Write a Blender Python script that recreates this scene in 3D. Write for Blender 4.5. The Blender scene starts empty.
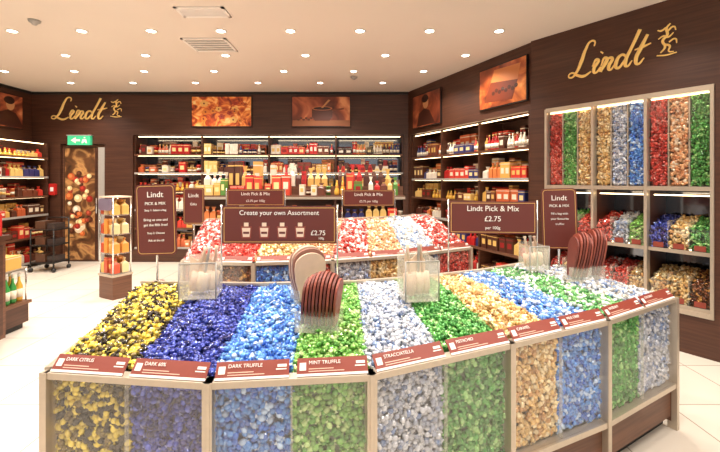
import bpy, math, random
import numpy as np
from mathutils import Vector, Matrix
random.seed(7); rng=np.random.default_rng(7)
sc=bpy.context.scene
try:
    sc.view_settings.view_transform='Standard'
except Exception: pass
H=3.316; CAMZ=1.6
def L(c):
    return tuple((x/255/12.92 if x/255<=0.04045 else ((x/255+0.055)/1.055)**2.4) for x in c)
# ---------------- materials
def nt(name):
    m=bpy.data.materials.new(name); m.use_nodes=True
    return m,m.node_tree.nodes,m.node_tree.links,m.node_tree.nodes['Principled BSDF']
def mat(name,rgb,rough=0.5,metal=0.0,emis=0,var=0.08,scale=30):
    m,N,K,b=nt(name); c=L(rgb)
    tc=N.new('ShaderNodeTexCoord'); nz=N.new('ShaderNodeTexNoise'); nz.inputs['Scale'].default_value=scale
    K.new(tc.outputs['Object'],nz.inputs['Vector'])
    r=N.new('ShaderNodeValToRGB')
    r.color_ramp.elements[0].color=(*[x*(1-var) for x in c],1); r.color_ramp.elements[1].color=(*[min(1,x*(1+var)) for x in c],1)
    K.new(nz.outputs['Fac'],r.inputs['Fac']); K.new(r.outputs['Color'],b.inputs['Base Color'])
    b.inputs['Roughness'].default_value=rough; b.inputs['Metallic'].default_value=metal
    if emis:
        b.inputs['Emission Color'].default_value=(*c,1); b.inputs['Emission Strength'].default_value=emis
    return m
def attrmat(name,rough,metal=0.0,coat=0):
    m,N,K,b=nt(name); a=N.new('ShaderNodeAttribute'); a.attribute_name='Col'
    K.new(a.outputs['Color'],b.inputs['Base Color']); b.inputs['Roughness'].default_value=rough; b.inputs['Metallic'].default_value=metal
    b.inputs['Coat Weight'].default_value=coat
    return m
def wood(name,c1,c2,axis_scale=(1,1,30),rough=0.45):
    m,N,K,b=nt(name)
    tc=N.new('ShaderNodeTexCoord'); mp=N.new('ShaderNodeMapping'); mp.inputs['Scale'].default_value=axis_scale
    nz=N.new('ShaderNodeTexNoise'); nz.inputs['Scale'].default_value=2.0; nz.inputs['Detail'].default_value=6
    r=N.new('ShaderNodeValToRGB'); r.color_ramp.elements[0].position=.3; r.color_ramp.elements[1].position=.7
    r.color_ramp.elements[0].color=(*L(c1),1); r.color_ramp.elements[1].color=(*L(c2),1)
    K.new(tc.outputs['Object'],mp.inputs['Vector']); K.new(mp.outputs['Vector'],nz.inputs['Vector'])
    K.new(nz.outputs['Fac'],r.inputs['Fac']); K.new(r.outputs['Color'],b.inputs['Base Color'])
    b.inputs['Roughness'].default_value=rough
    return m
WOOD=wood('dark_wood_grain',(62,34,22),(84,50,34))
WOOD2=wood('island_wood',(88,54,37),(116,76,54))
ALU=mat('champagne_aluminium',(200,186,168),.35,.6)
CHROME=mat('chrome',(220,220,220),.15,1)
BLACK=mat('black_plinth',(22,18,16),.5)
BROWN=mat('brown_sign',(98,40,32),.45,var=.03)
CARD=mat('label_card',(138,60,46),.45,var=.05)
WHITE=mat('white_print',(240,235,228),.5,var=.02)
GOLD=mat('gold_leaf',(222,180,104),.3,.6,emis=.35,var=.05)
CREAM=mat('cream_card',(225,200,175),.6)
PLAST=mat('grey_plastic',(170,165,158),.4)
CEIL=mat('ceiling_plaster',(230,219,206),.8,var=.02,scale=2)
LED=mat('warm_led',(255,222,172),.5,emis=8,var=0)
LAMP=mat('lamp_glow',(255,244,224),.5,emis=14,var=0)
PRINT=attrmat('printed_packaging',.4,0.0,.3)
FOIL=attrmat('foil_wrapper',.22,.45,.5)
MIRROR=mat('smoked_mirror',(120,125,135),.08,.9)
GREEN=mat('exit_green',(60,170,120),.4,emis=.8)
def glassmat(name,fac=.07,tint=(1,1,1)):
    m=bpy.data.materials.new(name); m.use_nodes=True; N=m.node_tree.nodes; K=m.node_tree.links; N.clear()
    o=N.new('ShaderNodeOutputMaterial'); t=N.new('ShaderNodeBsdfTransparent'); t.inputs[0].default_value=(*tint,1)
    g=N.new('ShaderNodeBsdfGlossy'); g.inputs['Roughness'].default_value=.12; mx=N.new('ShaderNodeMixShader'); mx.inputs[0].default_value=fac
    K.new(t.outputs[0],mx.inputs[1]); K.new(g.outputs[0],mx.inputs[2]); K.new(mx.outputs[0],o.inputs[0]); return m
GLASS=glassmat('display_glass',.07)
def acry():
    m=bpy.data.materials.new('frosted_acrylic'); m.use_nodes=True; N=m.node_tree.nodes; K=m.node_tree.links; N.clear()
    o=N.new('ShaderNodeOutputMaterial'); t=N.new('ShaderNodeBsdfTransparent')
    g=N.new('ShaderNodeBsdfPrincipled'); g.inputs['Roughness'].default_value=.12; g.inputs['Base Color'].default_value=(.8,.77,.66,1)
    mx=N.new('ShaderNodeMixShader'); mx.inputs[0].default_value=.24
    K.new(t.outputs[0],mx.inputs[1]); K.new(g.outputs[0],mx.inputs[2]); K.new(mx.outputs[0],o.inputs[0]); return m
ACR=acry()
def floormat():
    m,N,K,b=nt('cream_floor_tiles')
    tc=N.new('ShaderNodeTexCoord'); mp=N.new('ShaderNodeMapping'); mp.inputs['Location'].default_value=(.2,.15,0)
    br=N.new('ShaderNodeTexBrick'); br.offset=0; br.inputs['Scale'].default_value=1
    br.inputs['Brick Width'].default_value=.6; br.inputs['Row Height'].default_value=.6; br.inputs['Mortar Size'].default_value=.005
    br.inputs['Color1'].default_value=(*L((226,216,203)),1); br.inputs['Color2'].default_value=(*L((220,209,195)),1); br.inputs['Mortar'].default_value=(*L((166,153,138)),1)
    K.new(tc.outputs['Object'],mp.inputs['Vector']); K.new(mp.outputs['Vector'],br.inputs['Vector']); K.new(br.outputs['Color'],b.inputs['Base Color'])
    b.inputs['Roughness'].default_value=.25; return m
FLOOR=floormat()
def picmat(name,stops,scale,kind='noise',dist=1.5):
    m,N,K,b=nt(name); tc=N.new('ShaderNodeTexCoord')
    t=N.new('ShaderNodeTexNoise'); t.inputs['Distortion'].default_value=dist; t.inputs['Detail'].default_value=3; out=t.outputs['Fac']
    t.inputs['Scale'].default_value=scale; K.new(tc.outputs['Object'],t.inputs['Vector'])
    r=N.new('ShaderNodeValToRGB'); e=r.color_ramp.elements
    e[0].position=stops[0][0]; e[0].color=(*L(stops[0][1]),1); e[1].position=stops[-1][0]; e[1].color=(*L(stops[-1][1]),1)
    for p,c in stops[1:-1]:
        q=e.new(p); q.color=(*L(c),1)
    K.new(out,r.inputs['Fac']); K.new(r.outputs['Color'],b.inputs['Base Color']); K.new(r.outputs['Color'],b.inputs['Emission Color'])
    b.inputs['Emission Strength'].default_value=.2; b.inputs['Roughness'].default_value=.35; return m
P_FLORAL=picmat('warm_floral_print',[(.3,(84,24,12)),(.45,(180,70,28)),(.57,(230,140,60)),(.72,(245,210,140))],5)
P_COCOA=picmat('cocoa_print',[(.3,(60,24,16)),(.5,(120,56,34)),(.62,(170,90,54)),(.75,(210,140,90))],1.8)
P_FIRE=picmat('amber_print',[(.3,(80,30,16)),(.5,(150,70,32)),(.65,(210,124,58)),(.8,(240,185,106))],2.2)
P_POSTER=picmat('truffle_poster_print',[(.3,(50,30,20)),(.48,(104,66,38)),(.6,(190,140,84)),(.75,(130,80,50))],2.5)
# ---------------- mesh builder
def place(ob,parent=None):
    sc.collection.objects.link(ob)
    if parent: ob.parent=parent
    return ob
def frame(o,u,n):
    M=Matrix.Identity(4)
    M.col[0]=(*u,0,0); M.col[1]=(*n,0,0); M.col[2]=(0,0,1,0); M.col[3]=(*o[:2],o[2] if len(o)>2 else 0,1); return M
class MB:
    def __init__(s,name,M=None): s.name=name; s.M=M or Matrix.Identity(4); s.v=[];s.f=[];s.m=[];s.c=[];s.mats=[]; s.sm=[]
    def add(s,vs,fs,mt,col=(128,128,128),T=None,smooth=False):
        b=len(s.v)
        for p in vs:
            p=Vector(p)
            if T is not None: p=T@p
            s.v.append(tuple(s.M@p))
        if mt not in s.mats: s.mats.append(mt)
        i=s.mats.index(mt); c=L(col)
        for f in fs: s.f.append([b+k for k in f]); s.m.append(i); s.c.append(c); s.sm.append(smooth)
    def box(s,lo,hi,mt,col=(128,128,128),T=None):
        x0,y0,z0=lo;x1,y1,z1=hi
        s.add([(x0,y0,z0),(x1,y0,z0),(x1,y1,z0),(x0,y1,z0),(x0,y0,z1),(x1,y0,z1),(x1,y1,z1),(x0,y1,z1)],
          [(0,3,2,1),(4,5,6,7),(0,1,5,4),(1,2,6,5),(2,3,7,6),(3,0,4,7)],mt,col,T)
    def prism(s,pts,n0,n1,mt,col=(128,128,128),T=None):
        k=len(pts); vs=[(u,n0,z) for u,z in pts]+[(u,n1,z) for u,z in pts]
        fs=[list(range(k)),list(range(2*k-1,k-1,-1))]+[(i,(i+1)%k,k+(i+1)%k,k+i) for i in range(k)]
        s.add(vs,fs,mt,col,T)
    def lathe(s,prof,c,mt,col=(128,128,128),seg=10,T=None):
        vs=[];fs=[]
        for r,z in prof:
            for i in range(seg):
                a=2*math.pi*i/seg; vs.append((c[0]+r*math.cos(a),c[1]+r*math.sin(a),c[2]+z))
        for j in range(len(prof)-1):
            for i in range(seg): fs.append((j*seg+i,j*seg+(i+1)%seg,(j+1)*seg+(i+1)%seg,(j+1)*seg+i))
        fs.append(list(range(seg))); fs.append(list(range(len(prof)*seg-1,(len(prof)-1)*seg-1,-1)))
        s.add(vs,fs,mt,col,T,True)
    def tube(s,a,b,r,mt,seg=8,col=(128,128,128)):
        a=Vector(a);b=Vector(b);d=(b-a); q=d.to_track_quat('Z','Y').to_matrix().to_4x4(); T=Matrix.Translation(a)@q
        s.lathe([(r,0),(r,d.length)],(0,0,0),mt,col,seg,T)
    def build(s,parent=None):
        me=bpy.data.meshes.new(s.name); me.from_pydata(s.v,[],s.f)
        for m in s.mats: me.materials.append(m)
        me.polygons.foreach_set('material_index',s.m); me.polygons.foreach_set('use_smooth',s.sm)
        cols=[]
        for f,c in zip(s.f,s.c): cols+= [*c,1]*len(f)
        at=me.attributes.new('Col','FLOAT_COLOR','CORNER'); at.data.foreach_set('color',cols)
        import bmesh
        bm=bmesh.new(); bm.from_mesh(me); bmesh.ops.recalc_face_normals(bm,faces=bm.faces); bm.to_mesh(me); bm.free()
        return place(bpy.data.objects.new(s.name,me),parent)
def text(name,body,size,pos,u,n,mt,parent,align='CENTER',ext=.001,zdir=(0,0,1)):
    c=bpy.data.curves.new(name,'FONT'); c.body=body; c.size=size; c.extrude=ext; c.align_x=align; c.align_y='CENTER'
    c.materials.append(mt); o=bpy.data.objects.new(name,c)
    u=Vector((*u,0) if len(u)==2 else u).normalized(); z=Vector(zdir).normalized(); w=u.cross(z)
    M=Matrix.Identity(4); M.col[0]=(*u,0);M.col[1]=(*z,0);M.col[2]=(*w,0);M.col[3]=(*pos,1); o.matrix_world=M
    place(o)
    if parent: o.parent=parent
    return o
def rrect(w,h,r,cx=0,cz=0,k=5):
    p=[]
    for sx,sz,a0 in ((1,1,0),(-1,1,90),(-1,-1,180),(1,-1,270)):
        for i in range(k+1):
            a=math.radians(a0+90*i/k); p.append((cx+sx*(w/2-r)+r*math.cos(a),cz+sz*(h/2-r)+r*math.sin(a)))
    return p
# ---------------- candies
def template():
    prof=[(-.0255,.0092,.4),(-.0165,.0030,.9),(-.0135,.0085,1),(-.0055,.0138,1),(.0055,.0138,1),(.0135,.0085,1),(.0165,.0030,.9),(.0255,.0092,.4)]
    S=8; v=[];tail=[]
    for j,(x,r,fl) in enumerate(prof):
        for i in range(S):
            a=2*math.pi*i/S; v.append((x,r*math.cos(a),r*math.sin(a)*fl)); tail.append(0 if 2<=j<=5 else 1)
    f=[];sm=[]
    for j in range(len(prof)-1):
        for i in range(S): f.append((j*S+i,j*S+(i+1)%S,(j+1)*S+(i+1)%S,(j+1)*S+i)); sm.append(2<=j<=4)
    return np.array(v),np.array(f),np.array(tail),np.array(sm)
TV,TF,TT,TS=template()
class Candies:
    def __init__(s,name): s.name=name; s.P=[];s.R=[];s.C=[];s.D=[];s.S=[]
    def patch(s,p00,p10,p11,p01,pal,sp=.024,layers=1,lift=.0,mound=0,scale=1,tilt=.4):
        p00,p10,p11,p01=[np.array(p,float) for p in (p00,p10,p11,p01)]
        w=(np.linalg.norm(p10-p00)+np.linalg.norm(p11-p01))/2; h=(np.linalg.norm(p01-p00)+np.linalg.norm(p11-p10))/2
        nrm=np.cross(p10-p00,p01-p00); nrm/=np.linalg.norm(nrm); t1=(p10-p00)/np.linalg.norm(p10-p00); t2=np.cross(nrm,t1)
        for l in range(layers):
            nu=max(1,int(w/sp)); nv=max(1,int(h/sp))
            U,V=np.meshgrid((np.arange(nu)+.5)/nu,(np.arange(nv)+.5)/nv); U=U.ravel()+rng.uniform(-.45,.45,U.size)/nu; V=V.ravel()+rng.uniform(-.45,.45,V.size)/nv
            U=np.clip(U,.03,.97);V=np.clip(V,.015,.985)
            Pp=(p00*((1-U)*(1-V))[:,None]+p10*(U*(1-V))[:,None]+p11*(U*V)[:,None]+p01*((1-U)*V)[:,None])
            bump=.012*np.sin(U*9+V*5)*np.sin(V*13+U*3)*(1 if mound>0 else 0)
            hh=lift+l*.013+rng.uniform(0,.016,U.size)+bump+mound*np.sin(np.pi*U)**.6*np.sin(np.pi*np.clip(V,0,1))
            Pp=Pp+nrm*hh[:,None]
            a=rng.uniform(0,2*np.pi,U.size); b=rng.normal(0,tilt,U.size)
            ax=(np.cos(a)[:,None]*t1+np.sin(a)[:,None]*t2)*np.cos(b)[:,None]+nrm*np.sin(b)[:,None]
            ay=np.cross(np.broadcast_to(nrm,ax.shape),ax); ay/=np.linalg.norm(ay,axis=1)[:,None]; az=np.cross(ax,ay)
            s.P.append(Pp); s.R.append(np.stack([ax,ay,az],2))
            wts=np.array([q[2] for q in pal],float); idx=rng.choice(len(pal),U.size,p=wts/wts.sum())
            B=np.array([L(q[0]) for q in pal])[idx]; T=np.array([L(q[1]) for q in pal])[idx]
            j=rng.uniform(.75,1.2,U.size)[:,None]
            s.C.append(np.clip(B*j,0,1)); s.D.append(np.clip((T*.6+B*.4)*j,0,1)); s.S.append(np.full(U.size,scale)*rng.uniform(.9,1.1,U.size))
    def build(s,parent=None):
        P=np.concatenate(s.P);R=np.concatenate(s.R);C=np.concatenate(s.C);D=np.concatenate(s.D);S=np.concatenate(s.S)
        n=len(P);k=len(TV)
        V=np.einsum('nij,kj->nki',R,TV)*S[:,None,None]+P[:,None,:]
        F=(TF[None]+(np.arange(n)*k)[:,None,None]).reshape(-1,4)
        col=np.ones((n,k,4)); col[:,:,:3]=np.where(TT[None,:,None]==1,D[:,None,:],C[:,None,:])
        me=bpy.data.meshes.new(s.name); me.vertices.add(n*k); me.vertices.foreach_set('co',V.ravel())
        me.loops.add(F.size); me.loops.foreach_set('vertex_index',F.ravel().astype(np.int32))
        me.polygons.add(len(F)); me.polygons.foreach_set('loop_start',np.arange(len(F),dtype=np.int32)*4)
        me.update(calc_edges=True)
        me.polygons.foreach_set('use_smooth',np.tile(TS,n))
        at=me.attributes.new('Col','FLOAT_COLOR','POINT'); at.data.foreach_set('color',col.ravel())
        me.materials.append(FOIL); me.validate()
        print(s.name,n)
        return place(bpy.data.objects.new(s.name,me),parent)
PAL={
 'yellowblack':[((228,204,84),(238,220,110),5),((44,36,26),(40,32,24),4),((110,92,40),(225,205,90),3)],
 'navy':[((48,60,146),(84,98,186),6),((78,94,190),(175,185,228),3),((32,38,100),(60,70,160),3)],
 'blue':[((92,150,220),(155,194,238),6),((62,114,202),(124,168,232),4),((184,210,240),(218,230,245),2)],
 'lime':[((128,184,90),(180,214,130),6),((94,158,70),(138,195,100),4),((184,214,140),(218,230,185),2)],
 'silver':[((206,210,218),(230,232,236),6),((160,170,190),(220,224,230),4),((124,146,186),(210,216,230),2)],
 'green':[((88,162,78),(140,198,115),6),((62,130,60),(100,172,88),4),((156,204,128),(195,220,160),2)],
 'gold':[((220,184,120),(240,212,155),6),((240,220,176),(244,228,190),4),((190,144,90),(228,190,124),3)],
 'bluewhite':[((72,124,200),(215,225,240),4),((114,160,222),(184,206,238),4),((222,230,242),(164,190,230),3)],
 'greenwhite':[((74,144,80),(215,228,210),4),((222,230,220),(146,190,136),4),((118,184,108),(174,210,154),3)],
 'whiteblue':[((228,232,238),(235,238,244),6),((150,172,208),(225,230,240),3),((204,200,190),(232,228,218),3)],
 'red':[((200,62,52),(225,116,100),6),((225,106,94),(240,208,198),3),((154,34,32),(205,74,62),3)],
 'redwhite':[((206,80,68),(238,215,210),4),((234,222,216),(228,154,142),4),((176,50,44),(225,124,110),3)],
 'peach':[((228,180,134),(240,205,168),5),((208,142,98),(235,192,148),3),((243,225,202),(240,222,194),2)],
 'brown':[((120,70,40),(170,110,60),5),((200,150,80),(215,170,100),2),((80,44,30),(120,70,40),3)],
}
def dark_avg(k): return tuple(int(.42*sum(q[0][i]*q[2] for q in PAL[k])/sum(q[2] for q in PAL[k])) for i in range(3))  # mean wrapper colour darkened: shade between sweets put into the bed colour
# ---------------- room
room=MB('floor'); room.box((-7,-3,-.1),(6.5,9,0),FLOOR); room.build()
c=MB('ceiling'); c.box((-7,-3,H),(6.5,9,H+.1),CEIL); c.build()
FB=frame((0,7.8),(1,0),(0,-1)); FL=frame((-6.4,0),(0,1),(1,0))
ua=Vector((1.2,-2.83)).normalized(); FA=frame((.94,7.8),tuple(ua),(ua.y,-ua.x)); LA=3.074
ub=Vector((.83,-1.16)).normalized(); FBR=frame((2.14,4.97),tuple(ub),(ub.y,-ub.x)); 
w=MB('wall_back',FB)
w.box((-6.5,-.6,0),(1.9,-.5,H),WOOD)
w.box((-6.4,-.5,2.48),(.94,0,H),WOOD); w.box((-6.4,-.5,0),(-5.84,0,2.48),WOOD); w.box((-4.98,-.5,0),(-4.43,0,2.48),WOOD)
w.box((-5.84,-.5,2.3),(-4.98,-.0,2.48),WOOD); w.box((-5.84,-.5,0),(-4.98,-.14,2.3),WOOD)
w.box((.86,-.5,0),(.94,0,2.48),WOOD); w.box((-4.43,-.5,0),(.86,0,.25),WOOD)
w.box((-6.4,0,H-.05),(.94,.02,H),BLACK)
w.build()
w=MB('wall_left',FL); w.box((-3,-.15,0),(7.8,0,H),WOOD); w.box((-3,0,H-.05),(7.8,.02,H),BLACK); w.build()
w=MB('wall_right_rear',FA)
w.box((0,-.6,0),(LA+.2,-.5,H),WOOD); w.box((0,-.5,2.47),(LA,0,H),WOOD); w.box((0,-.5,0),(.08,0,2.47),WOOD); w.box((LA-.06,-.5,0),(LA,0,2.47),WOOD); w.box((.08,-.5,0),(LA-.06,0,.2),WOOD)
w.build()
w=MB('wall_right',FBR)
w.box((0,-.6,0),(5.6,-.5,H),WOOD); w.box((0,-.5,2.44),(5.6,.03,H),WOOD); w.box((0,-.5,0),(.2,.03,2.44),WOOD); w.box((1.745,-.5,0),(5.6,.03,2.44),WOOD); w.box((.2,-.5,0),(1.745,.03,.38),WOOD)
w.box((1.80,.03,0),(5.6,.04,.1),BLACK)
w.build()
# door with poster
d=MB('door_1',FB); d.box((-5.84,-.12,0),(-4.98,-.06,2.28),WOOD2); d.box((-5.80,-.06,.02),(-5.16,-.045,2.24),WOOD); d.box((-5.78,-.045,.04),(-5.20,-.04,2.22),P_POSTER)
d.box((-5.13,-.06,.02),(-5.0,-.04,2.24),PLAST)
for i in range(40):
    zc=random.choice([random.uniform(1.2,1.75),random.uniform(.55,1.0),random.uniform(.6,1.7)]); uc=random.uniform(-5.70,-5.28); r=random.uniform(.04,.08)
    col=random.choice([(150,40,30),(200,100,50),(235,215,180),(80,40,24),(235,205,150),(150,60,40),(225,180,130)])
    d.prism([(uc+r*math.cos(a*math.pi/8),zc+r*math.sin(a*math.pi/8)) for a in range(16)],-.04,-.0395+.0002*i,PRINT,col)
    r2=r*.5; col2=tuple(min(255,int(x*1.25+15)) for x in col)
    d.prism([(uc-.2*r+r2*math.cos(a*math.pi/6),zc+.2*r+r2*math.sin(a*math.pi/6)) for a in range(12)],-.04,-.039+.0002*i,PRINT,col2)
d.tube((-5.15,-.01,.95),(-5.15,-.01,1.25),.012,CHROME); d.box((-5.155,-.05,.97),(-5.145,-.01,.98),CHROME); d.box((-5.155,-.05,1.22),(-5.145,-.01,1.23),CHROME)
d.build()
e=MB('exit_sign',FB); e.box((-5.66,0,2.28),(-5.22,.06,2.46),GREEN); e.box((-5.68,0,2.46),(-5.20,.07,2.475),PLAST)
e.prism([(-5.6,2.37),(-5.5,2.43),(-5.5,2.39),(-5.42,2.39),(-5.42,2.35),(-5.5,2.35),(-5.5,2.31)],.06,.062,WHITE); e.lathe([(.018,0),(.018,.02)],(-5.33,.055,2.41),WHITE); e.prism([(-5.37,2.39),(-5.3,2.39),(-5.28,2.31),(-5.31,2.31),(-5.335,2.35),(-5.36,2.31),(-5.39,2.31)],.06,.062,WHITE)
e.build()
fa=MB('fire_alarm_call_point',FB); fa.prism(rrect(.13,.22,.02,-5.97,1.42),0,.05,PRINT,(190,40,36)); fa.box((-6.0,.05,1.38),(-5.94,.055,1.46),WHITE); fa.build()
# pictures
def picture(F,u0,u1,z0,z1,pm,deco=None,n0=0):
    p=MB('framed_picture',F); p.box((u0,n0,z0),(u1,n0+.03,z1),BLACK); p.box((u0+.015,n0+.03,z0+.015),(u1-.015,n0+.034,z1-.015),pm)
    if deco: deco(p,u0,u1,z0,z1,n0+.034)
    return p.build()
def circ(cx,cz,rx,rz,k=20): return [(cx+rx*math.cos(2*math.pi*i/k),cz+rz*math.sin(2*math.pi*i/k)) for i in range(k)]
def deco_fl(p,u0,u1,z0,z1,n):
    for i in range(16):
        cx=random.uniform(u0+.12,u1-.12); cz=random.uniform(z0+.1,z1-.1); s=random.uniform(.5,.9); cc_=random.choice([(224,130,50),(240,185,100),(170,50,26),(206,96,40)])
        for k in range(5):
            a=k*2*math.pi/5+i; p.prism(circ(cx+.055*s*math.cos(a),cz+.045*s*math.sin(a),.045*s,.03*s,10),n,n+.001+.0001*(i*6+k),PRINT,cc_)
        p.prism(circ(cx,cz,.02*s,.02*s,10),n,n+.012,PRINT,(120,40,20))
def deco_pot(p,u0,u1,z0,z1,n):
    cx=(u0+u1)/2+.02; b=z0+.1
    p.box((u0+.02,n,z0+.02),(u1-.02,n+.001,z0+.13),PRINT,(140,84,50))
    p.prism([(cx-.2,b+.26),(cx-.2,b+.1),(cx-.14,b+.02),(cx+.14,b+.02),(cx+.2,b+.1),(cx+.2,b+.26)],n,n+.002,PRINT,(84,36,22))
    p.prism(circ(cx,b+.26,.2,.04),n,n+.003,PRINT,(190,112,64)); p.prism(circ(cx,b+.26,.17,.028),n,n+.004,PRINT,(50,22,14))
    p.prism([(cx-.02,b+.27),(cx+.02,b+.27),(cx+.16,b+.42),(cx+.12,b+.43)],n,n+.005,PRINT,(200,140,80))
    p.prism([(cx+.19,b+.2),(cx+.42,b+.24),(cx+.42,b+.27),(cx+.19,b+.24)],n,n+.003,PRINT,(120,60,34))
    for i in range(6): p.prism(circ(cx-.46+.05*i,b+.04+.03*(i%2),.03,.02,8),n,n+.003,PRINT,(90,44,24))
def deco_person(p,u0,u1,z0,z1,n):
    cx=(u0+u1)/2
    p.prism([(cx-.3,z0+.03),(cx-.22,z0+.26),(cx-.05,z0+.33),(cx+.12,z0+.28),(cx+.3,z0+.03)],n,n+.002,PRINT,(70,34,24))
    p.prism(circ(cx,z0+.43,.09,.11),n,n+.003,PRINT,(206,150,104)); p.prism(circ(cx-.02,z0+.5,.11,.07),n,n+.004,PRINT,(50,26,18))
def deco_box(p,u0,u1,z0,z1,n):
    p.prism([(u0+.12,z0+.1),(u1-.25,z0+.06),(u1-.15,z0+.3),(u0+.25,z0+.36)],n,n+.002,PRINT,(110,46,24))
    p.prism([(u0+.25,z0+.36),(u1-.15,z0+.3),(u1-.1,z0+.5),(u0+.32,z0+.52)],n,n+.0025,PRINT,(200,120,60))
    for i in range(8): p.prism(circ(u0+.3+.06*i,z0+.2+.03*(i%2),.03,.028,10),n,n+.004,PRINT,(66,30,18))
picture(FB,-3.28,-2.1,2.63,3.23,P_FLORAL,deco_fl); picture(FB,-1.33,-.18,2.63,3.23,P_COCOA,deco_pot)
picture(FA,.22,1.14,2.56,3.17,P_COCOA,deco_person); picture(FA,2.12,3.02,2.6,3.18,P_FIRE,deco_box); picture(FL,7.0,7.56,2.55,3.17,P_COCOA,deco_person)
# logo lettering
STROKES=[
 [(1.75,2.35,.6),(1.7,2.75,.7),(1.35,2.85,.8),(1.05,2.3,1.2),(.88,1.3,1.6),(.62,.4,1.2),(.2,0,.7),(-.05,.2,.6),(.2,.42,.7),(.75,.12,1.1),(1.35,-.08,1.2),(1.95,.2,.6)],
 [(1.95,.6,.5),(2.3,1.1,1.3),(2.15,.35,1.4),(2.3,.02,1),(2.7,.45,.5)],
 [(2.7,.5,.5),(2.98,1.1,1.2),(2.75,0,1.4)],[(2.8,.35,.5),(3.2,1.0,.9),(3.5,.95,1.2),(3.38,.35,1.4),(3.5,.02,1),(3.85,.4,.5)],
 [(4.6,.85,.8),(4.25,1.05,1),(3.92,.5,1.5),(4.1,.03,1.1),(4.5,.45,.8),(4.85,1.4,1.2),(5.2,2.75,1.3)],[(4.85,1.4,1.2),(4.65,.4,1.4),(4.8,.02,1),(5.15,.4,.5)],
 [(5.85,2.2,1.0),(5.6,1.3,1.5),(5.42,.35,1.4),(5.6,.02,1),(6.0,.4,.5)],[(5.15,1.2,.5),(5.7,1.3,1),(6.25,1.45,.5)],
 [(2.5,1.6,1.4),(2.56,1.68,1.4)],
 [(6.75,.5,.8),(7.05,.9,1.3),(6.9,1.4,1.5),(7.2,1.8,1.5),(7.15,2.3,1.3),(7.4,2.6,.8)],[(6.6,1.6,.6),(6.95,1.75,1.1),(7.25,1.6,1.1),(7.6,1.85,.6)],
 [(7.0,1.1,1.2),(7.35,.9,1.2),(7.3,.5,.8),(7.6,.4,.7)],[(6.55,2.3,.6),(6.8,2.2,1.1),(7.1,2.35,1)],[(7.25,2.1,1.2),(7.6,2.3,.9),(7.75,2.0,.6)],[(7.3,1.2,1),(7.7,1.35,.9),(7.8,1.0,.6)],[(6.5,.35,.7),(7.1,.25,.9),(7.8,.3,.7)]]
def logo(name,pos,u,sc_,sz=1):
    cu=bpy.data.curves.new(name,'CURVE'); cu.dimensions='3D'; cu.bevel_depth=.11; cu.bevel_resolution=2; cu.resolution_u=8; cu.use_fill_caps=True
    for si,st in enumerate(STROKES):
        sp=cu.splines.new('BEZIER'); sp.bezier_points.add(len(st)-1)
        for bp,(x,y,r) in zip(sp.bezier_points,st):
            bp.co=(x+.22*y,y,0) if si<9 else (x+.45,y,0); bp.radius=r*(.62 if si>=9 else 1); bp.handle_left_type=bp.handle_right_type='AUTO'
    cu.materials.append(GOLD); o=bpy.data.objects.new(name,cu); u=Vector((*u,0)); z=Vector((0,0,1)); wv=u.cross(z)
    M=Matrix.Identity(4); M.col[0]=(*(u*sc_),0);M.col[1]=(*(z*sc_*sz),0);M.col[2]=(*(wv*sc_*.5),0);M.col[3]=(*pos,1); o.matrix_world=M; place(o)
p=FBR@Vector((.47,.04,2.76)); logo('wall_lettering',p,ub,.122,1.02)
p=FB@Vector((-6.0,.02,2.79)); logo('wall_lettering',p,(1,0),.165,.88)
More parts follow.
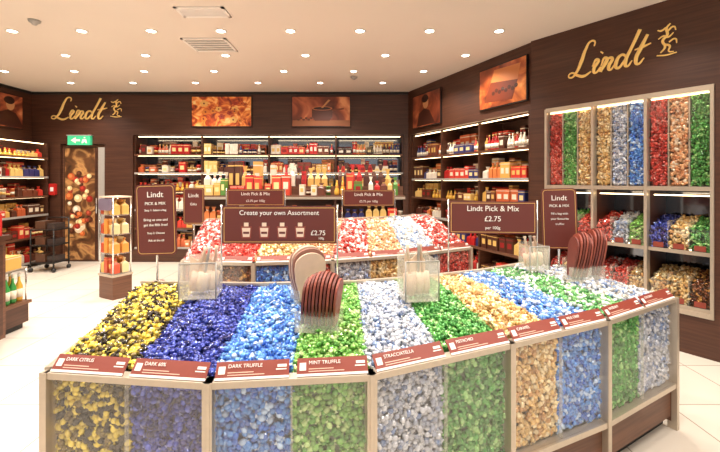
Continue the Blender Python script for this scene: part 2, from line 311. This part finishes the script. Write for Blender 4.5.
# ---------------- products
def product(mb,u,n,z,kind,wd,dp,ht,col,col2=(220,180,100)):
    if kind=='box':
        mb.box((u-wd/2,n-dp/2,z),(u+wd/2,n+dp/2,z+ht),PRINT,col); mb.box((u-wd*.3,n+dp/2,z+ht*.3),(u+wd*.3,n+dp/2+.002,z+ht*.65),PRINT,col2)
        mb.box((u-wd/2-.001,n-dp/2,z+ht*.86),(u+wd/2+.001,n+dp/2+.003,z+ht*.9),PRINT,col2)
    elif kind=='bag':
        a,b=wd/2,dp/2
        mb.add([(u-a,n-b,z),(u+a,n-b,z),(u+a,n+b,z),(u-a,n+b,z),(u-a*.9,n-b,z+ht*.6),(u+a*.9,n-b,z+ht*.6),(u+a*.9,n+b,z+ht*.6),(u-a*.9,n+b,z+ht*.6),(u-a*.25,n-.005,z+ht*.78),(u+a*.25,n-.005,z+ht*.78),(u+a*.25,n+.005,z+ht*.78),(u-a*.25,n+.005,z+ht*.78),(u-a*.8,n-.004,z+ht),(u+a*.8,n-.004,z+ht),(u+a*.8,n+.004,z+ht),(u-a*.8,n+.004,z+ht)],
          [(0,1,2,3)]+[(4*j+i,4*j+(i+1)%4,4*j+4+(i+1)%4,4*j+4+i) for j in range(3) for i in range(4)]+[(12,13,14,15)],PRINT,col)
        mb.box((u-a*.35,n-.012,z+ht*.76),(u+a*.35,n+.012,z+ht*.8),PRINT,col2)
    elif kind=='tin':
        mb.lathe([(wd/2,0),(wd/2,ht*.85),(wd/2+.004,ht*.85),(wd/2+.004,ht)],(u,n,z),PRINT,col); mb.lathe([(wd/2+.002,ht*.3),(wd/2+.002,ht*.6)],(u,n,z),PRINT,col2)
    elif kind=='bottle':
        r=wd/2; mb.lathe([(r*.9,0),(r,.02),(r,ht*.55),(r*.4,ht*.72),(r*.35,ht*.9)],(u,n,z),PRINT,col); mb.lathe([(r*.42,ht*.88),(r*.42,ht)],(u,n,z),PRINT,col2)
        mb.lathe([(r*1.02,ht*.15),(r*1.02,ht*.45)],(u,n,z),PRINT,(235,225,205))
    elif kind=='bunny':
        r=wd/2; mb.lathe([(r*.8,0),(r,ht*.12),(r*.95,ht*.3),(r*.5,ht*.5),(r*.55,ht*.6),(r*.45,ht*.72),(r*.1,ht*.78)],(u,n,z),PRINT,(226,178,70))
        for s_ in (-1,1): mb.lathe([(r*.1,0),(r*.18,ht*.12),(r*.05,ht*.28)],(u+s_*r*.2,n,z+ht*.7),PRINT,(226,178,70),6)
        mb.lathe([(r*.58,ht*.5),(r*.58,ht*.54)],(u,n,z),PRINT,(180,30,30))
COLS=[(198,36,36),(176,28,30),(214,62,48),(214,62,48),(222,174,90),(232,194,116),(84,44,30),(120,62,42),(238,228,210),(238,228,210),(60,30,24),(84,44,30),(200,96,54),(222,128,70),(54,56,110)]
def fill(mb,u0,u1,n,z,hmax,kinds,cols=COLS,depth=.16):
    u=u0+.01
    while u<u1-.07:
        k=random.choice(kinds); col=random.choice(cols); col2=random.choice([(224,184,104),(235,222,200),(150,30,30),(240,215,150)])
        wd={'box':random.uniform(.07,.15),'bag':random.uniform(.08,.12),'tin':random.uniform(.07,.1),'bottle':.065,'bunny':.09}[k]
        ht={'box':random.uniform(.45,1),'bag':random.uniform(.65,.95),'tin':random.uniform(.4,.7),'bottle':random.uniform(.8,.98),'bunny':random.uniform(.6,.8)}[k]*hmax
        rep=random.choice([1,1,2,3]) 
        for r in range(rep):
            if u+wd>u1: break
            product(mb,u+wd/2,n+random.uniform(-.01,.01),z,k,wd*.93,depth if k in('box',) else min(depth,.1),ht*random.uniform(.96,1.0),col,col2); u+=wd
        u+=random.uniform(.0,.012)
def shelving(name,F,u0,u1,zs,nb,nf,ztop,kinds,bays=1.0,led=True,cols=COLS,back=None):
    s=MB(name,F)
    if back: s.box((u0,nb,zs[0]),(u1,nb+.01,ztop),back)
    for i,z in enumerate(zs):
        s.box((u0,nb+.01,z-.025),(u1,nf,z),WOOD2); s.box((u0,nf,z-.028),(u1,nf+.012,z+.008),WOOD2 if i%2 else PLAST)
        if led and i>0: s.box((u0+.05,nf-.05,z-.032),(u1-.05,nf-.035,z-.026),LED)
    if led: s.box((u0+.05,nf-.06,ztop-.015),(u1-.05,nf-.04,ztop-.005),LED)
    nbay=max(1,round((u1-u0)/bays))
    for i in range(nbay+1):
        u=u0+(u1-u0)*i/nbay; s.box((u-.015,nb,zs[0]),(u+.015,nf-.005,ztop),WOOD)
    ob=s.build()
    g=MB('boxed_chocolates',F)
    for i,z in enumerate(zs):
        hm=(zs[i+1] if i+1<len(zs) else ztop)-z-.07
        for b in range(nbay):
            a=u0+(u1-u0)*b/nbay+.02; e_=u0+(u1-u0)*(b+1)/nbay-.02
            fill(g,a,e_,nf-.1,z+.001,min(hm*.85,.26),kinds[i%len(kinds)],cols,.14)
            fill(g,a,e_,nf-.29,z+.001,min(hm,.36),['box'],cols,.12)
    g.build(ob)
    return ob
K1=['box','bag','tin'];K2=['bottle','box','tin'];K3=['box','bag'];K4=['bunny','bag','box']
shelving('wall_shelving',FB,-4.41,.84,[.28,.66,1.02,1.38,1.74,2.1],-.48,-.03,2.46,[K3,K3,K1,K4,K1,K2],1.31,cols=COLS,back=MIRROR)
shelving('wall_shelving',FA,.1,LA-.08,[.22,.6,.95,1.28,1.62,2.02],-.48,-.03,2.45,[K3,K3,K1,K4,K3,['bottle','bottle','box']],.98)
shelving('wall_shelving',FL,2.5,7.7,[.1,.55,.95,1.3,1.66,2.02],.01,.39,2.3,[K3,K1,K3,K1,K3,K4],1.3)
# ---------------- right wall candy dispenser
cw=MB('candy_dispenser_cabinet',FBR); cc=Candies('wrapped_chocolates')
def W(F,u,n,z): return tuple(F@Vector((u,n,z)))
bays=[(.215,.715,['red','green','gold']),(.74,1.21,['gold','silver','blue']),(1.24,1.72,['red','peach','green'])]
bins=[['bluewhite','green','red'],['red','silver','lime'],['navy','gold','green']]
bins2=[['red','gold','red'],['redwhite','red','gold'],['gold','gold','brown']]
cw.box((.2,-.49,.38),(1.745,-.47,2.44),MIRROR)
cw.box((.2,-.01,2.40),(1.745,.045,2.45),ALU); cw.box((.2,-.01,1.50),(1.745,.045,1.54),ALU); cw.box((.2,-.02,.36),(1.745,.045,.40),ALU)
for u in (.2,.7275,1.225,1.732): cw.box((u-.013,-.03,.38),(u+.013,.05,2.44),ALU); cw.box((u-.01,-.48,.38),(u+.01,-.03,2.44),WOOD)
cw.box((.2,-.3,1.5),(1.745,-.01,1.53),ALU)
for bi,(a,b,cs) in enumerate(bays):
    w3=(b-a)/3
    for i,k in enumerate(cs):
        x0=a+i*w3+.006; x1=a+(i+1)*w3-.006
        cw.box((x0,-.3,1.54),(x1,-.04,2.40),PRINT,dark_avg(k)); cw.box((x1,-.3,1.54),(x1+.012,.0,2.4),ALU)
        cc.patch(W(FBR,x0+.01,-.034,1.55),W(FBR,x1-.01,-.034,1.55),W(FBR,x1-.01,-.034,2.39),W(FBR,x0+.01,-.034,2.39),PAL[k],.026,2,0,0,1.05)
    cw.box((a,.012,1.54),(b,.018,2.4),GLASS)
    cw.box((a+.02,-.01,2.385),(b-.02,.005,2.395),LED)
    for z0,bb in ((.93,bins),(.42,bins2)):
        cw.box((a,-.45,z0-.02),(b,.01,z0),WOOD2); cw.box((a,.01,z0-.02),(b,.02,z0+.015),ALU)
        cw.box((a+.03,-.06,z0+.52-.0),(b-.03,-.04,z0+.53),LED)
        for i,k in enumerate(bb[bi]):
            x0=a+i*w3+.008; x1=a+(i+1)*w3-.008
            cw.prism([(x0,z0),(x1,z0),(x1,z0+.2),(x0,z0+.2)],-.36,-.03,PRINT,dark_avg(k))
            cw.add([(x0,-.03,z0+.2),(x1,-.03,z0+.2),(x1,-.36,z0+.3),(x0,-.36,z0+.3)],[(0,1,2,3)],PRINT,dark_avg(k))
            cc.patch(W(FBR,x0,-.03,z0+.01),W(FBR,x1,-.03,z0+.01),W(FBR,x1,-.03,z0+.2),W(FBR,x0,-.03,z0+.2),PAL[k],.026,1,0,0,1.05)
            cc.patch(W(FBR,x0,-.04,z0+.2),W(FBR,x1,-.04,z0+.2),W(FBR,x1,-.36,z0+.3),W(FBR,x0,-.36,z0+.3),PAL[k],.026,1,0,0,1.05)
            cw.box((x1,-.36,z0),(x1+.004,.0,z0+.28),ACR); cw.box((x0,.0,z0),(x1,.004,z0+.22),GLASS)
            cw.box((x0+.03,.006,z0+.02),(x1-.03,.01,z0+.07),CARD)
cwo=cw.build(); cc.build(cwo)
# ---------------- islands
def lerp(a,b,t): return tuple(a[i]*(1-t)+b[i]*t for i in range(len(a)))
LEAN=42; CH=.068
def island(name,outer,inner,cols,zr,zb,sp,scl,layers,gcols,zg=.30,cards=True,names=None,mound=.035):
    m=MB(name); cd=Candies('wrapped_chocolates')
    n=len(outer)-1
    for i in range(n):
        A,B,A2,B2=outer[i],outer[i+1],inner[i],inner[i+1]
        du=Vector((B[0]-A[0],B[1]-A[1])); Ln=du.length; du/=Ln; nn=Vector((du.y,-du.x))
        F=frame(A,tuple(du),tuple(nn))
        for h in range(2):
            k=cols[2*i+h]; g=gcols[2*i+h]; t0,t1=h*.5,(h+1)*.5
            a=lerp(A,B,t0);b=lerp(A,B,t1);c_=lerp(A2,B2,t1);d_=lerp(A2,B2,t0)
            ins=.03; ain=(a[0]-nn.x*ins,a[1]-nn.y*ins); bin_=(b[0]-nn.x*ins,b[1]-nn.y*ins)
            vs=[(*ain,zg),(*bin_,zg),(*c_,zg),(*d_,zg),(*ain,zr-.035),(*bin_,zr-.035),(*c_,zb-.02),(*d_,zb-.02)]
            m.add(vs,[(0,3,2,1),(4,5,6,7),(0,1,5,4),(1,2,6,5),(2,3,7,6),(3,0,4,7)],PRINT,dark_avg(k))
            NV=6; NU=4; hv=[];hf=[]
            for jv in range(NV+1):
                for ju in range(NU+1):
                    u_=ju/NU;v_=jv/NV; P=lerp(lerp((*ain,zr-.034),(*bin_,zr-.034),u_),lerp((*d_,zb-.02),(*c_,zb-.02),u_),v_)
                    hv.append((P[0],P[1],P[2]+mound*.85*math.sin(math.pi*u_)**.6*math.sin(math.pi*v_) if 0<u_<1 and 0<v_<1 else P[2]))
            for jv in range(NV):
                for ju in range(NU): q0=jv*(NU+1)+ju; hf.append((q0,q0+1,q0+NU+2,q0+NU+1))
            m.add(hv,hf,PRINT,dark_avg(k))
            cd.patch((*ain,zr-.025),(*bin_,zr-.025),(*c_,zb-.015),(*d_,zb-.015),PAL[k],sp,layers,0,mound,scl)
            q=.024
            fa_=(a[0]-nn.x*q,a[1]-nn.y*q); fb_=(b[0]-nn.x*q,b[1]-nn.y*q)
            m.add([(fa_[0]-nn.x*.004,fa_[1]-nn.y*.004,zg),(fb_[0]-nn.x*.004,fb_[1]-nn.y*.004,zg),(fb_[0]-nn.x*.004,fb_[1]-nn.y*.004,zr-.03),(fa_[0]-nn.x*.004,fa_[1]-nn.y*.004,zr-.03)],[(0,1,2,3)],PRINT,dark_avg(g))
            cd.patch((*fa_,zg+.01),(*fb_,zg+.01),(*fb_,zr-.045),(*fa_,zr-.045),PAL[g],sp*.95,1,-.004,0,scl,.15)
        m.M=F
        m.box((.0,.014,zg),(Ln,.02,zr-.02),GLASS)
        m.box((0,-.02,zr-.025),(Ln,.03,zr),ALU); m.box((0,-.02,zg-.03),(Ln,.03,zg),ALU)
        m.box((-.015,-.02,.0),(.015,.034,zr),ALU); m.box((Ln-.015,-.02,0),(Ln+.015,.034,zr),ALU)
        m.box((Ln/2-.004,-.0,zg),(Ln/2+.004,.014,zr-.02),ACR)
        m.box((0,-.03,.08),(Ln,.0,zg-.03),WOOD2); m.box((0,-.08,0),(Ln,-.05,.08),BLACK)
        if cards:
            for h in range(2):
                a0=h*Ln/2+.02; a1=(h+1)*Ln/2-.01
                T=Matrix.Translation((0,.02,zr+.002))@Matrix.Rotation(math.radians(LEAN),4,'X')
                m.box((a0,-.004,0),(a1,.0,CH),CARD,T=T); m.box((a0,.0,0),(a1,.0012,.009),WHITE,T=T)
                m.box((a0+.01,0,.022),(a0+.035,.0012,.05),WHITE,T=T); m.box((a1-.05,0,.03),(a1-.01,.0012,.034),WHITE,T=T); m.box((a1-.045,0,.04),(a1-.01,.0012,.05),WHITE,T=T)
                for r_ in range(2): m.box((a0+.045,0,.016+r_*.009),(a0+.045+(a1-a0)*(.5-.15*r_),.0008,.019+r_*.009),PRINT,(225,190,170),T=T)
        m.M=Matrix.Identity(4)
    O=[tuple(p) for p in outer]; I=[tuple(p) for p in inner]
    for P,Q in ((O[0],I[0]),(O[-1],I[-1])):
        dv=Vector((Q[0]-P[0],Q[1]-P[1])); l=dv.length; dv/=l; sg=-1 if P==O[0] else 1
        F=frame(P,tuple(dv),(-dv.y*-sg,dv.x*-sg)); m.M=F
        m.box((0,.0,zg),(l,.006,zr-.02),GLASS); m.box((0,-.01,zg-.03),(l,.02,zg),ALU); m.box((0,-.01,zr-.025),(l,.02,zr+.01),ALU); m.box((0,-.02,.05),(l,.005,zg-.03),WOOD2)
        m.box((l-.03,-.02,0),(l,.02,zb),ALU)
        m.M=Matrix.Identity(4)
    for i in range(n):
        A,B=inner[i],inner[i+1]; du=Vector((B[0]-A[0],B[1]-A[1])); l=du.length; du/=l; m.M=frame(A,tuple(du),(-du.y,du.x))
        m.box((0,.0,0),(l,.02,zb+.015),WOOD2); m.box((0,-.01,zb+.015),(l,.025,zb+.03),ALU); m.M=Matrix.Identity(4)
    ob=m.build(); cd.build(ob)
    if cards and names:
        for i in range(n):
            A,B=outer[i],outer[i+1]; du=Vector((B[0]-A[0],B[1]-A[1])); Ln=du.length; du/=Ln; nn=Vector((du.y,-du.x))
            s_,c_=math.sin(math.radians(LEAN)),math.cos(math.radians(LEAN))
            zd=Vector((-nn.x*s_,-nn.y*s_,c_))
            for h in range(2):
                base=Vector((A[0],A[1],0))+Vector((du.x,du.y,0))*(h*Ln/2+.065)+Vector((nn.x,nn.y,0))*.021+Vector((0,0,zr+.002))
                pos=base+zd*.049+Vector((nn.x,nn.y,.8))*.003
                text('label_text',names[2*i+h],.019,pos,tuple(du),None,WHITE,ob,'LEFT',.0004,tuple(zd))
    return ob
outer=[(-1.237,1.596),(-.568,1.515),(.04,1.579),(.694,1.875),(1.326,2.174),(2.017,2.586)]
inner=[(-1.45,2.65),(-.66,2.6),(-.02,2.66),(.5,2.82),(.95,3.02),(1.42,3.3)]
names=['DARK CITRUS','DARK 60%','DARK TRUFFLE','MINT TRUFFLE','STRACCIATELLA','PISTACHIO','CARAMEL','MILK CRISP','HAZELNUT','COCONUT']
isl=island('pick_and_mix_island',outer,inner,['yellowblack','navy','blue','lime','silver','green','gold','bluewhite','greenwhite','whiteblue'],.845,.90,.0225,.9,2,
 ['yellowblack','navy','blue','lime','silver','green','gold','blue','green','silver'],names=names)
outer2=[(-1.62,3.66),(-.96,3.62),(-.26,3.72),(.45,4.0),(1.22,4.45)]
inner2=[(-1.75,4.55),(-1.0,4.55),(-.2,4.62),(.32,4.85),(.9,5.25)]
island('display_island',outer2,inner2,['redwhite','red','gold','peach','redwhite','peach','whiteblue','redwhite'],.855,1.13,.029,1.12,2,
 ['red','brown','blue','redwhite','silver','gold','silver','red'],mound=.065)
# ---------------- signs
def board(name,c,u,w_,h_,lines,post_z,rounded=False,lean=0,posts=True):
    u=Vector(u).normalized(); n=(u.y,-u.x); F=frame((c[0],c[1],c[2]),tuple(u),n); m=MB(name,F)
    pts=rrect(w_,h_,.03 if rounded else .006); 
    T=Matrix.Rotation(lean,4,'Y')
    m.prism(pts,-.006,.006,BROWN,T=T)
    m.prism(rrect(w_-.02,h_-.02,.025 if rounded else .004),.006,.0065,GOLD,T=T); m.prism(rrect(w_-.026,h_-.026,.022 if rounded else .003),.006,.0072,BROWN,T=T)
    if posts:
        for s_ in (-1,1):
            x=s_*(w_/2+.008); m.tube((x,0,post_z-c[2]),(x,0,h_/2+.01),.006,CHROME); m.lathe([(.03,0),(.03,.008),(.008,.014)],(x,0,post_z-c[2]),CHROME)
    else:
        m.tube((0,-.012,post_z-c[2]),(0,-.012,h_/2*.8),.008,CHROME); m.lathe([(.05,0),(.05,.008),(.01,.016)],(0,-.012,post_z-c[2]),CHROME)
    ob=m.build()
    zd=Vector((math.sin(lean)*u.x,math.sin(lean)*u.y,math.cos(lean))); ud=Vector((u.x*math.cos(lean),u.y*math.cos(lean),-math.sin(lean)))
    for tx,sz,dx,dz in lines:
        pos=Vector(c)+ud*dx+zd*dz+Vector((n[0],n[1],0))*.0095
        text('sign_text',tx,sz,pos,tuple(ud),None,WHITE,ob,zdir=tuple(zd))
    return ob,F
ob,F=board('assortment_sign',(-.54,2.68,1.30),(1,0),.76,.25,[('Create your own Assortment',.044,0,.08),('£2.75',.045,.26,-.055),('100g',.02,.28,-.09)],.9)
g=MB('sign_icons',F)
for i in range(4):
    x=-.22+i*.12; g.prism([(x-.03,-.09),(x+.03,-.09),(x+.036,-.01),(x-.036,-.01)],.0072,.009,CARD); g.prism([(x-.022,-.08),(x+.022,-.08),(x+.028,-.02),(x-.028,-.02)],.009,.0095,CREAM); g.box((x-.015,.0072,-.01),(x+.015,.009,.015),CREAM); g.box((x-.02,.0095,-.06),(x+.02,.010,-.045),BROWN)
o=g.build(ob)
board('price_sign',(.97,2.93,1.325),(1,-.08),.62,.235,[('Lindt Pick & Mix',.056,0,.065),('£2.75',.054,0,-.01),('per 100g',.03,0,-.075)],.9)
board('price_sign',(-1.2,4.6,1.40),(1,0),.66,.19,[('Lindt Pick & Mix',.05,0,.04),('£2.75 per 100g',.035,0,-.04)],1.13)
board('price_sign',(.1,4.68,1.39),(1,0),.6,.19,[('Lindt Pick & Mix',.05,0,.04),('£2.75 per 100g',.035,0,-.04)],1.13)
board('plaque_sign',(-1.385,2.72,1.33),(1,.0),.27,.48,[('Lindt',.055,0,.17),('PICK & MIX',.028,0,.11),('Step 1: Select a bag',.019,0,.065),('Bring us one and',.024,0,.0),('get the fifth free!',.024,0,-.035),('Step 2: Choose',.019,0,-.09),('Ask at the till',.02,0,-.14)],.9,True,-.03,False)
board('plaque_sign',(1.545,3.1,1.30),(1,-.25),.25,.47,[('Lindt',.055,0,.16),('PICK & MIX',.028,0,.1),('Fill a bag with',.022,0,.04),('your favourite',.022,0,.0),('truffles',.022,0,-.04)],.93,True,-.03,False)
board('plaque_sign',(-1.92,4.62,1.3),(1,0),.24,.42,[('Lindt',.06,0,.12),('Gifts',.04,0,.02)],.0,True,0,False)
# ---------------- gift bag stacks
def bagstack(c,dirv,cnt,step,w_,h_,m1,m2,lean=-.12):
    dv=Vector(dirv).normalized(); fu=Vector((-dv.y,dv.x))
    m=MB('paper_bag_stack')
    for i in range(cnt):
        o=(c[0]+dv.x*step*i,c[1]+dv.y*step*i,c[2]); m.M=frame(o,tuple(fu),tuple(dv))@Matrix.Rotation(lean,4,'X')
        e=abs(i-(cnt-1)/2)/(cnt/2); s=1-.10*e*e; W2=w_*s/2; hh=h_*(1-.16*e*e)
        pts=[(-W2*.5,0),(W2*.5,0),(W2*.92,hh*.45),(W2,hh*.7)]+[(W2*math.cos(a),hh*.74+hh*.26*math.sin(a)) for a in [math.pi*k/12 for k in range(1,12)]]+[(-W2,hh*.7),(-W2*.92,hh*.45)]
        m.prism(pts,-step*.32,step*.3,m1 if i%2 or i==cnt-1 else m2)
    a=Vector((c[0],c[1]))+dv*(step*(cnt-1)/2); m.M=frame((a.x,a.y,c[2]),tuple(dv),(-dv.y,dv.x)); l=step*cnt/2+.02
    m.box((-l,-w_*.32,-.03),(l,w_*.32,-.02),ACR); m.box((-l,-w_*.34,-.03),(l,-w_*.32,.07),ACR); m.box((-l,w_*.32,-.03),(l,w_*.34,.07),ACR)
    m.build()
BR2=mat('bag_brown',(146,70,54),.5); BR3=mat('bag_dark_brown',(112,50,40),.5); CR2=mat('bag_beige',(218,186,162),.6); CR3=mat('bag_taupe',(150,104,88),.6)
bagstack((-.27,1.93,.915),(.97,-.15),10,.017,.17,.25,BR2,BR3)
bagstack((-.33,2.30,.93),(.45,-.9),6,.022,.19,.31,CR2,CR3)
bagstack((1.47,2.80,.93),(.97,-.1),6,.018,.17,.31,BR2,BR3)
bagstack((1.60,2.86,.93),(.97,-.1),6,.018,.17,.33,BR2,BR3)
def binbox(c,w_,d_,h_):
    m=MB('acrylic_scoop_bin',Matrix.Translation(c)@Matrix.Rotation(.15,4,'Z')); a,b=w_/2,d_/2
    m.box((-a,-b,0),(a,-b+.004,h_),ACR); m.box((-a,b-.004,0),(a,b,h_*1.1),ACR); m.box((-a,-b,0),(-a+.004,b,h_),ACR); m.box((a-.004,-b,0),(a,b,h_),ACR); m.box((-a,-b,-.004),(a,b,0),ACR)
    for e in (-a,a): m.tube((e,-b,0),(e,-b,h_),.004,PLAST)
    m.tube((-a,-b,h_),(a,-b,h_),.004,PLAST)
    for i in range(3):
        x=(-.5+i*.5)*a; T=Matrix.Translation((x,random.uniform(-.3,.3)*b,.02))@Matrix.Rotation(random.uniform(-.2,.3),4,'Y')
        m.lathe([(.02,0),(.034,.03),(.036,h_*.55)],(0,0,0),[CR2,CREAM,CREAM][i],seg=9,T=T); m.lathe([(.008,h_*.5),(.008,h_*1.2),(.012,h_*1.3)],(0,0,0),[CREAM,PLAST,CR2][i],seg=7,T=T)
    m.prism([(-a*.8,0.01),(a*.5,.01),(a*.6,h_*.9),(a*.2,h_*1.15),(-a*.3,h_*.95),(-a*.7,h_*1.1)],b*.3,b*.34,CREAM)
    m.build()
binbox((-.93,2.35,.93),.2,.2,.2); binbox((.33,2.3,.93),.19,.19,.22); binbox((1.28,2.95,.95),.15,.15,.17)
# ---------------- rear counter gondola
G=frame((-2.6,6.2),(1,0),(0,-1)); m=MB('gift_gondola',G)
m.box((0,-.6,0),(3.3,0,.1),BLACK); m.box((0,-.32,.1),(3.3,-.28,1.5),WOOD2)
for z in (.1,.5,.9,1.3): m.box((0,-.6,z),(3.3,0,z+.03),WOOD2); m.box((0,0,z),(3.3,.012,z+.04),ALU)
for u in (0,1.1,2.2,3.27): m.box((u,-.6,.1),(u+.03,-.0,1.33),WOOD)
m.box((0,-.6,1.3),(3.3,0,1.36),WOOD2); go=m.build()
g=MB('boxed_chocolates',G)
for z in (.53,.93): 
    for b in range(3): fill(g,b*1.1+.03,b*1.1+1.09,-.12,z+.001,.32,K1)
for b in range(6): fill(g,.02+b*.54,b*.54+.52,-.12,1.361,random.choice([.24,.32,.4]),random.choice([K1,K4,['box'],K3]),[(198,36,36),(222,174,90),(238,200,124),(238,226,208),(210,70,48),(110,58,38),(90,140,60)])
for b in range(3): fill(g,.02+b*1.1,b*1.1+1.0,-.42,1.361,.56,K3,[(188,34,34),(214,168,88),(84,44,30),(232,220,200)])
g.build(go)
# ---------------- left items
m=MB('till_counter'); 
m.box((-4.6,3.1,.08),(-3.42,3.86,1.03),WOOD2); m.box((-4.6,3.08,1.03),(-3.38,3.88,1.07),WOOD); m.box((-4.6,3.15,0),(-3.46,3.8,.08),BLACK)
m.box((-3.425,3.14,.12),(-3.41,3.82,.98),WOOD)
m.build()
m=MB('confectionery_box_display'); 
for i in range(3):
    for j in range(2):
        x=-3.85+.16*i; m.box((x,3.45+.2*j,1.071),(x+.13,3.6+.2*j,1.22+.05*j),PRINT,[(190,40,36),(205,170,120),(215,200,180)][(i+j)%3]); m.box((x+.02,3.448+.2*j,1.11),(x+.11,3.452+.2*j,1.17),PRINT,(240,230,210))
m.build()
m=MB('bottle_shelf_unit')
m.box((-4.1,3.96,.06),(-3.63,4.38,.26),WOOD); m.box((-4.12,3.94,.26),(-3.61,4.40,.29),WOOD2); m.box((-4.08,4.0,0),(-3.66,4.34,.06),BLACK); m.box((-4.1,3.96,.26),(-4.08,4.38,.66),WOOD); m.box((-4.1,3.96,.64),(-3.64,4.38,.655),ALU)
for x in (-3.65,): 
    for y in (3.97,4.37): m.tube((x,y,.29),(x,y,.66),.008,CHROME)
for z in (.291,):
    for i in range(4):
        for j in range(5): product(m,-4.0+.1*i,4.02+.08*j,z,'bottle',.065,.07,.3,random.choice([(60,150,70),(90,180,80),(225,170,60),(230,220,190)]),(230,225,210))
for i in range(3): product(m,-3.95+.13*i,4.2,.656,'box',.1,.2,.14,random.choice([(236,210,120),(214,168,88)]),(235,225,205))
m.build()
# acrylic stand
m=MB('truffle_display_stand',Matrix.Translation((-3.36,5.5,0))@Matrix.Rotation(-.5,4,'Z'))
m.box((-.16,-.13,0),(.16,.13,.3),WOOD2); m.box((-.17,-.14,.3),(.17,.14,.33),ALU)
for x in (-.15,.15):
    for y in (-.12,.12): m.tube((x,y,.33),(x,y,1.38),.01,CHROME)
for z in (.33,.6,.86,1.12): 
    m.box((-.16,-.13,z),(.16,.13,z+.012),ACR)
    for i in range(4):
        for j in range(2): product(m,-.112+.075*i,-.07+.12*j,z+.013,['bag','box','tin','bag'][i],.07,.09,.2,random.choice([(225,150,70),(224,178,98),(196,80,50),(225,200,150)]))
m.box((-.16,-.13,1.36),(.16,.13,1.38),CREAM); m.prism(rrect(.3,.16,.05,0,1.27),-.145,-.135,PRINT,(120,110,130)); m.build()
# trolley near door
m=MB('stock_trolley',Matrix.Translation((-5.5,7.1,0)))
for x in (-.2,.2):
    for y in (-.18,.18): m.tube((x,y,.08),(x,y,.92 if y>0 else .75),.012,BLACK); m.lathe([(.0,-.03),(.035,-.02),(.035,.02),(.0,.03)],(0,0,0),BLACK,T=Matrix.Translation((x,y,.037))@Matrix.Rotation(math.pi/2,4,'Y'))
for z in (.15,.45,.72): m.box((-.21,-.19,z),(.21,.19,z+.02),BLACK); m.box((-.15,-.14,z+.02),(.02,.1,z+.16),PRINT,(90,60,44)); m.box((.04,-.12,z+.02),(.18,.12,z+.12),PRINT,(60,50,48))
m.tube((-.2,.18,.92),(.2,.18,.92),.012,BLACK); m.build()
# ---------------- ceiling fittings
rows=[(1.0,.3),(2.2,0),(3.3,.5),(4.6,0),(5.5,.45),(6.3,0),(7.05,.5)]
dl=MB('recessed_downlights')
lights=[]
for y,off in rows:
    sp=1.45 if y<4 else (.80 if y<5 else 1.1)
    x=-5.6+off
    xmax=min(3.6,.94+(7.8-y)*.5-.5)
    k=0
    while x<xmax:
        lights.append((x,y,k%2==0 or y<4)); x+=sp; k+=1
for x,y,_ in lights:
    dl.lathe([(.066,0),(.068,-.006),(.05,-.008),(.048,-.003)],(x,y,H),WHITE,seg=16); dl.lathe([(.048,-.005),(.046,-.0065)],(x,y,H),LAMP,seg=16)
dl.build()
for i,(x,y,on) in enumerate(lights):
    if not on: continue
    ld=bpy.data.lights.new('downlight_lamp','SPOT'); ld.energy=112 if y>4 else 95; ld.color=(1,.93,.84); ld.spot_size=math.radians(135); ld.spot_blend=.8; ld.shadow_soft_size=.05
    lo=bpy.data.objects.new('downlight_lamp',ld); lo.location=(x,y,H-.03); place(lo)
def vent(px,py,w_,d_):
    m=MB('ceiling_vent',Matrix.Translation((px,py,H)))
    m.box((-w_/2,-d_/2,-.012),(w_/2,-d_/2+.03,0),WHITE); m.box((-w_/2,d_/2-.03,-.012),(w_/2,d_/2,0),WHITE); m.box((-w_/2,-d_/2,-.012),(-w_/2+.03,d_/2,0),WHITE); m.box((w_/2-.03,-d_/2,-.012),(w_/2,d_/2,0),WHITE)
    m.box((-w_/2,-d_/2,-.002),(w_/2,d_/2,0),PLAST)
    for i in range(6): y=-d_/2+.04+(d_-.08)*i/5; m.box((-w_/2,y-.012,-.01),(w_/2,y+.012,-.004),WHITE)
    m.build()
vent(-1.9,5.08,.55,.5); vent(-1.6,4.08,.5,.25)
for x,y in ((-.1,6.65),(-3.5,4.3)):
    m=MB('smoke_detector'); m.lathe([(.06,0),(.055,-.02),(.03,-.035),(.02,-.05)],(x,y,H),PLAST,seg=16); m.build()
# world: warm fill light added, entering where the room is left open behind
wd=bpy.data.worlds.new('w'); sc.world=wd; wd.use_nodes=True
bg=wd.node_tree.nodes['Background']; bg.inputs[0].default_value=(1,.95,.88,1); bg.inputs[1].default_value=.95
# camera
cam=bpy.data.cameras.new('camera'); cam.lens=20; cam.sensor_width=36; cam.shift_y=-46/720; cam.clip_start=.05
co=bpy.data.objects.new('camera',cam); co.location=(0,0,CAMZ); co.rotation_euler=(math.pi/2,0,0); place(co); sc.camera=co
